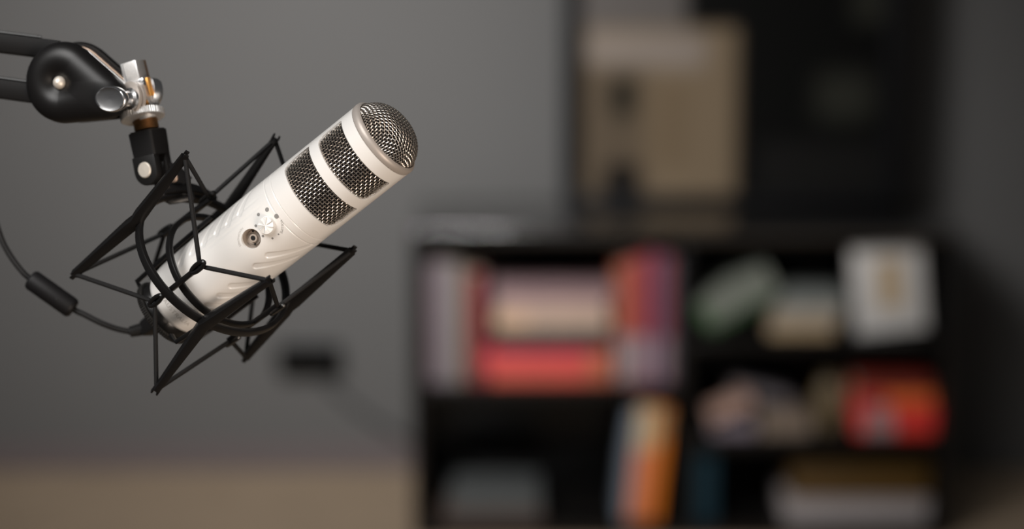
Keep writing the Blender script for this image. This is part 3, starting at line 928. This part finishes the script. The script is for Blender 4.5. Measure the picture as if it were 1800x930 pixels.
MB().box(W(259.5, 184, 1.610), (.0012, .0030, .0062), (cr, cn, cu_), .0002).build('slot_glint', M_glint, blk)
sa = camv(.86, .50, -.06).normalized()
MB().lathe(W(262, 162, 1.621), sa, [(0, 0), (0, .0098), (.0040, .0098), (.0062, .0088), (.0078, .0060), (.0084, 0)], 40).build('bolt_head', M_chrome, boom)
ta = camv(-.70, -.71, .0).normalized()
MB().lathe(W(240, 173, 1.612), ta, [(0, 0), (0, .0108), (.0022, .0110), (.0026, .0098), (.0034, .0098), (.0036, .0110), (.0058, .0112), (.0064, .0100), (.0070, 0)], 56).build('washer', M_rim, boom)
ts = MB().lathe(W(232, 174, 1.605), ta, [(0, 0), (0, .0074), (.0018, .0074), (.0028, .0052), (.0120, .0050), (.0140, .0050), (.0140, 0)], 40).build('thumbscrew', M_chrome, boom)
# the paddle: a thick oval facing the camera
pn = camv(-.34, -.92, -.12).normalized(); pu = (RT - pn * RT.dot(pn)).normalized(); pv = pn.cross(pu)
pc = W(197.5, 174, 1.590); vs = []; fs = []; NQ = 56
prf = [(.0028, 0.0), (.0030, .60), (.0034, .80), (.0036, .90), (.0028, .97), (.0010, 1.0), (-.0014, .99), (-.0034, .90), (-.0040, .6), (-.0040, 0.0)]
for z, k_ in prf:
    for j in range(NQ):
        a = 2 * PI * j / NQ; vs.append(pc + pn * z + (pu * math.cos(a) * .0117 + pv * math.sin(a) * .0086) * max(k_, .001))
for i in range(len(prf) - 1):
    for j in range(NQ): k2 = (j + 1) % NQ; fs.append((i * NQ + j, i * NQ + k2, (i + 1) * NQ + k2, (i + 1) * NQ + j))
MB().add(vs, fs).build('paddle', M_chrome, ts, smooth=60)
# knurled flat nut
kn = (W(251.5, 203, 1.618) - W(249.5, 195, 1.618)).normalized()
nax = camv(.21, -.20, -.95).normalized()
MB().lathe(W(250.5, 203, 1.618) - nax * .0025, nax, [(0, 0), (0, .0142), (.0004, .0148), (.0046, .0148), (.0050, .0142), (.0050, 0)], 240, rmod=lambda a, s: (1.012 if math.sin(a * 60) > 0 else .988) if 0 < s < .005 else 1).build('knurled_nut', M_alu, boom)
# brass stud of the boom, seen between nut and yoke
# ------------------------------------------------------------------ USB cable with ferrite choke
cb = thing('usb_cable', W(276, 562, 1.635), 'black usb cable with a ferrite choke hanging below the microphone', 'cable')
pA = W(273, 567, 1.640); pB = W(258, 577, 1.650); pC = W(243, 582, 1.652)
MB().sweep([W(283, 556, 1.634), pA, pB], rrect(.0125, .0115, .002), UP, [1, 1, .86]).build('plug', M_cable, cb)
d = (W(228, 584.5, 1.652) - pB).normalized()
bt = [pB, pB.lerp(pC, .5), pC, W(236, 583.5, 1.652), W(229, 584, 1.652)]
boot = []
for i in range(19):
    q = i / 18; p = pB.lerp(W(229, 583.5, 1.652), q); boot.append(p)
MB().tube(boot, .0048, 16, scale=[(1.02 - .22 * i / 18) * (1.0 if i % 3 else .86) for i in range(19)]).build('strain_relief', M_cable, cb)
fA = W(128, 543, 1.650); fB = W(54, 490.5, 1.650)
path = smooth_path([W(230, 583.5, 1.652), W(205, 578, 1.651), W(178, 568, 1.650), W(150, 554, 1.650), fA.lerp(fB, .0), fA.lerp(fB, .5), fB, W(38, 476, 1.650), W(16, 446, 1.651), W(0, 413, 1.652), W(-14, 360, 1.655), W(-24, 280, 1.66), W(-30, 170, 1.67), W(-40, 40, 1.68)], 10)
MB().tube(path, .0020, 14).build('cord', M_cable, cb)
fa = (fB - fA).normalized()
fer = MB().lathe(fA, fa, [(-.0005, 0), (-.0005, .0058), (.0008, .0069), (.0022, .0072), (.0335, .0072), (.0349, .0067), (.0358, .0056), (.0358, 0)], 48).build('ferrite_choke', M_ferr, cb)
fn = -FW; fn = (fn - fa * fn.dot(fa)).normalized(); fe = fa.cross(fn)
MB().lathe(fA + fa * .012 + fn * .0066 , fn, [(0, 0), (0, .0006), (.0008, .0006), (.0008, 0)], 12).build('latch_dot', M_hole, fer)
MB().lathe(fA + fa * .026 + fn * .0066 , fn, [(0, 0), (0, .0006), (.0008, .0006), (.0008, 0)], 12).build('latch_dot', M_hole, fer)
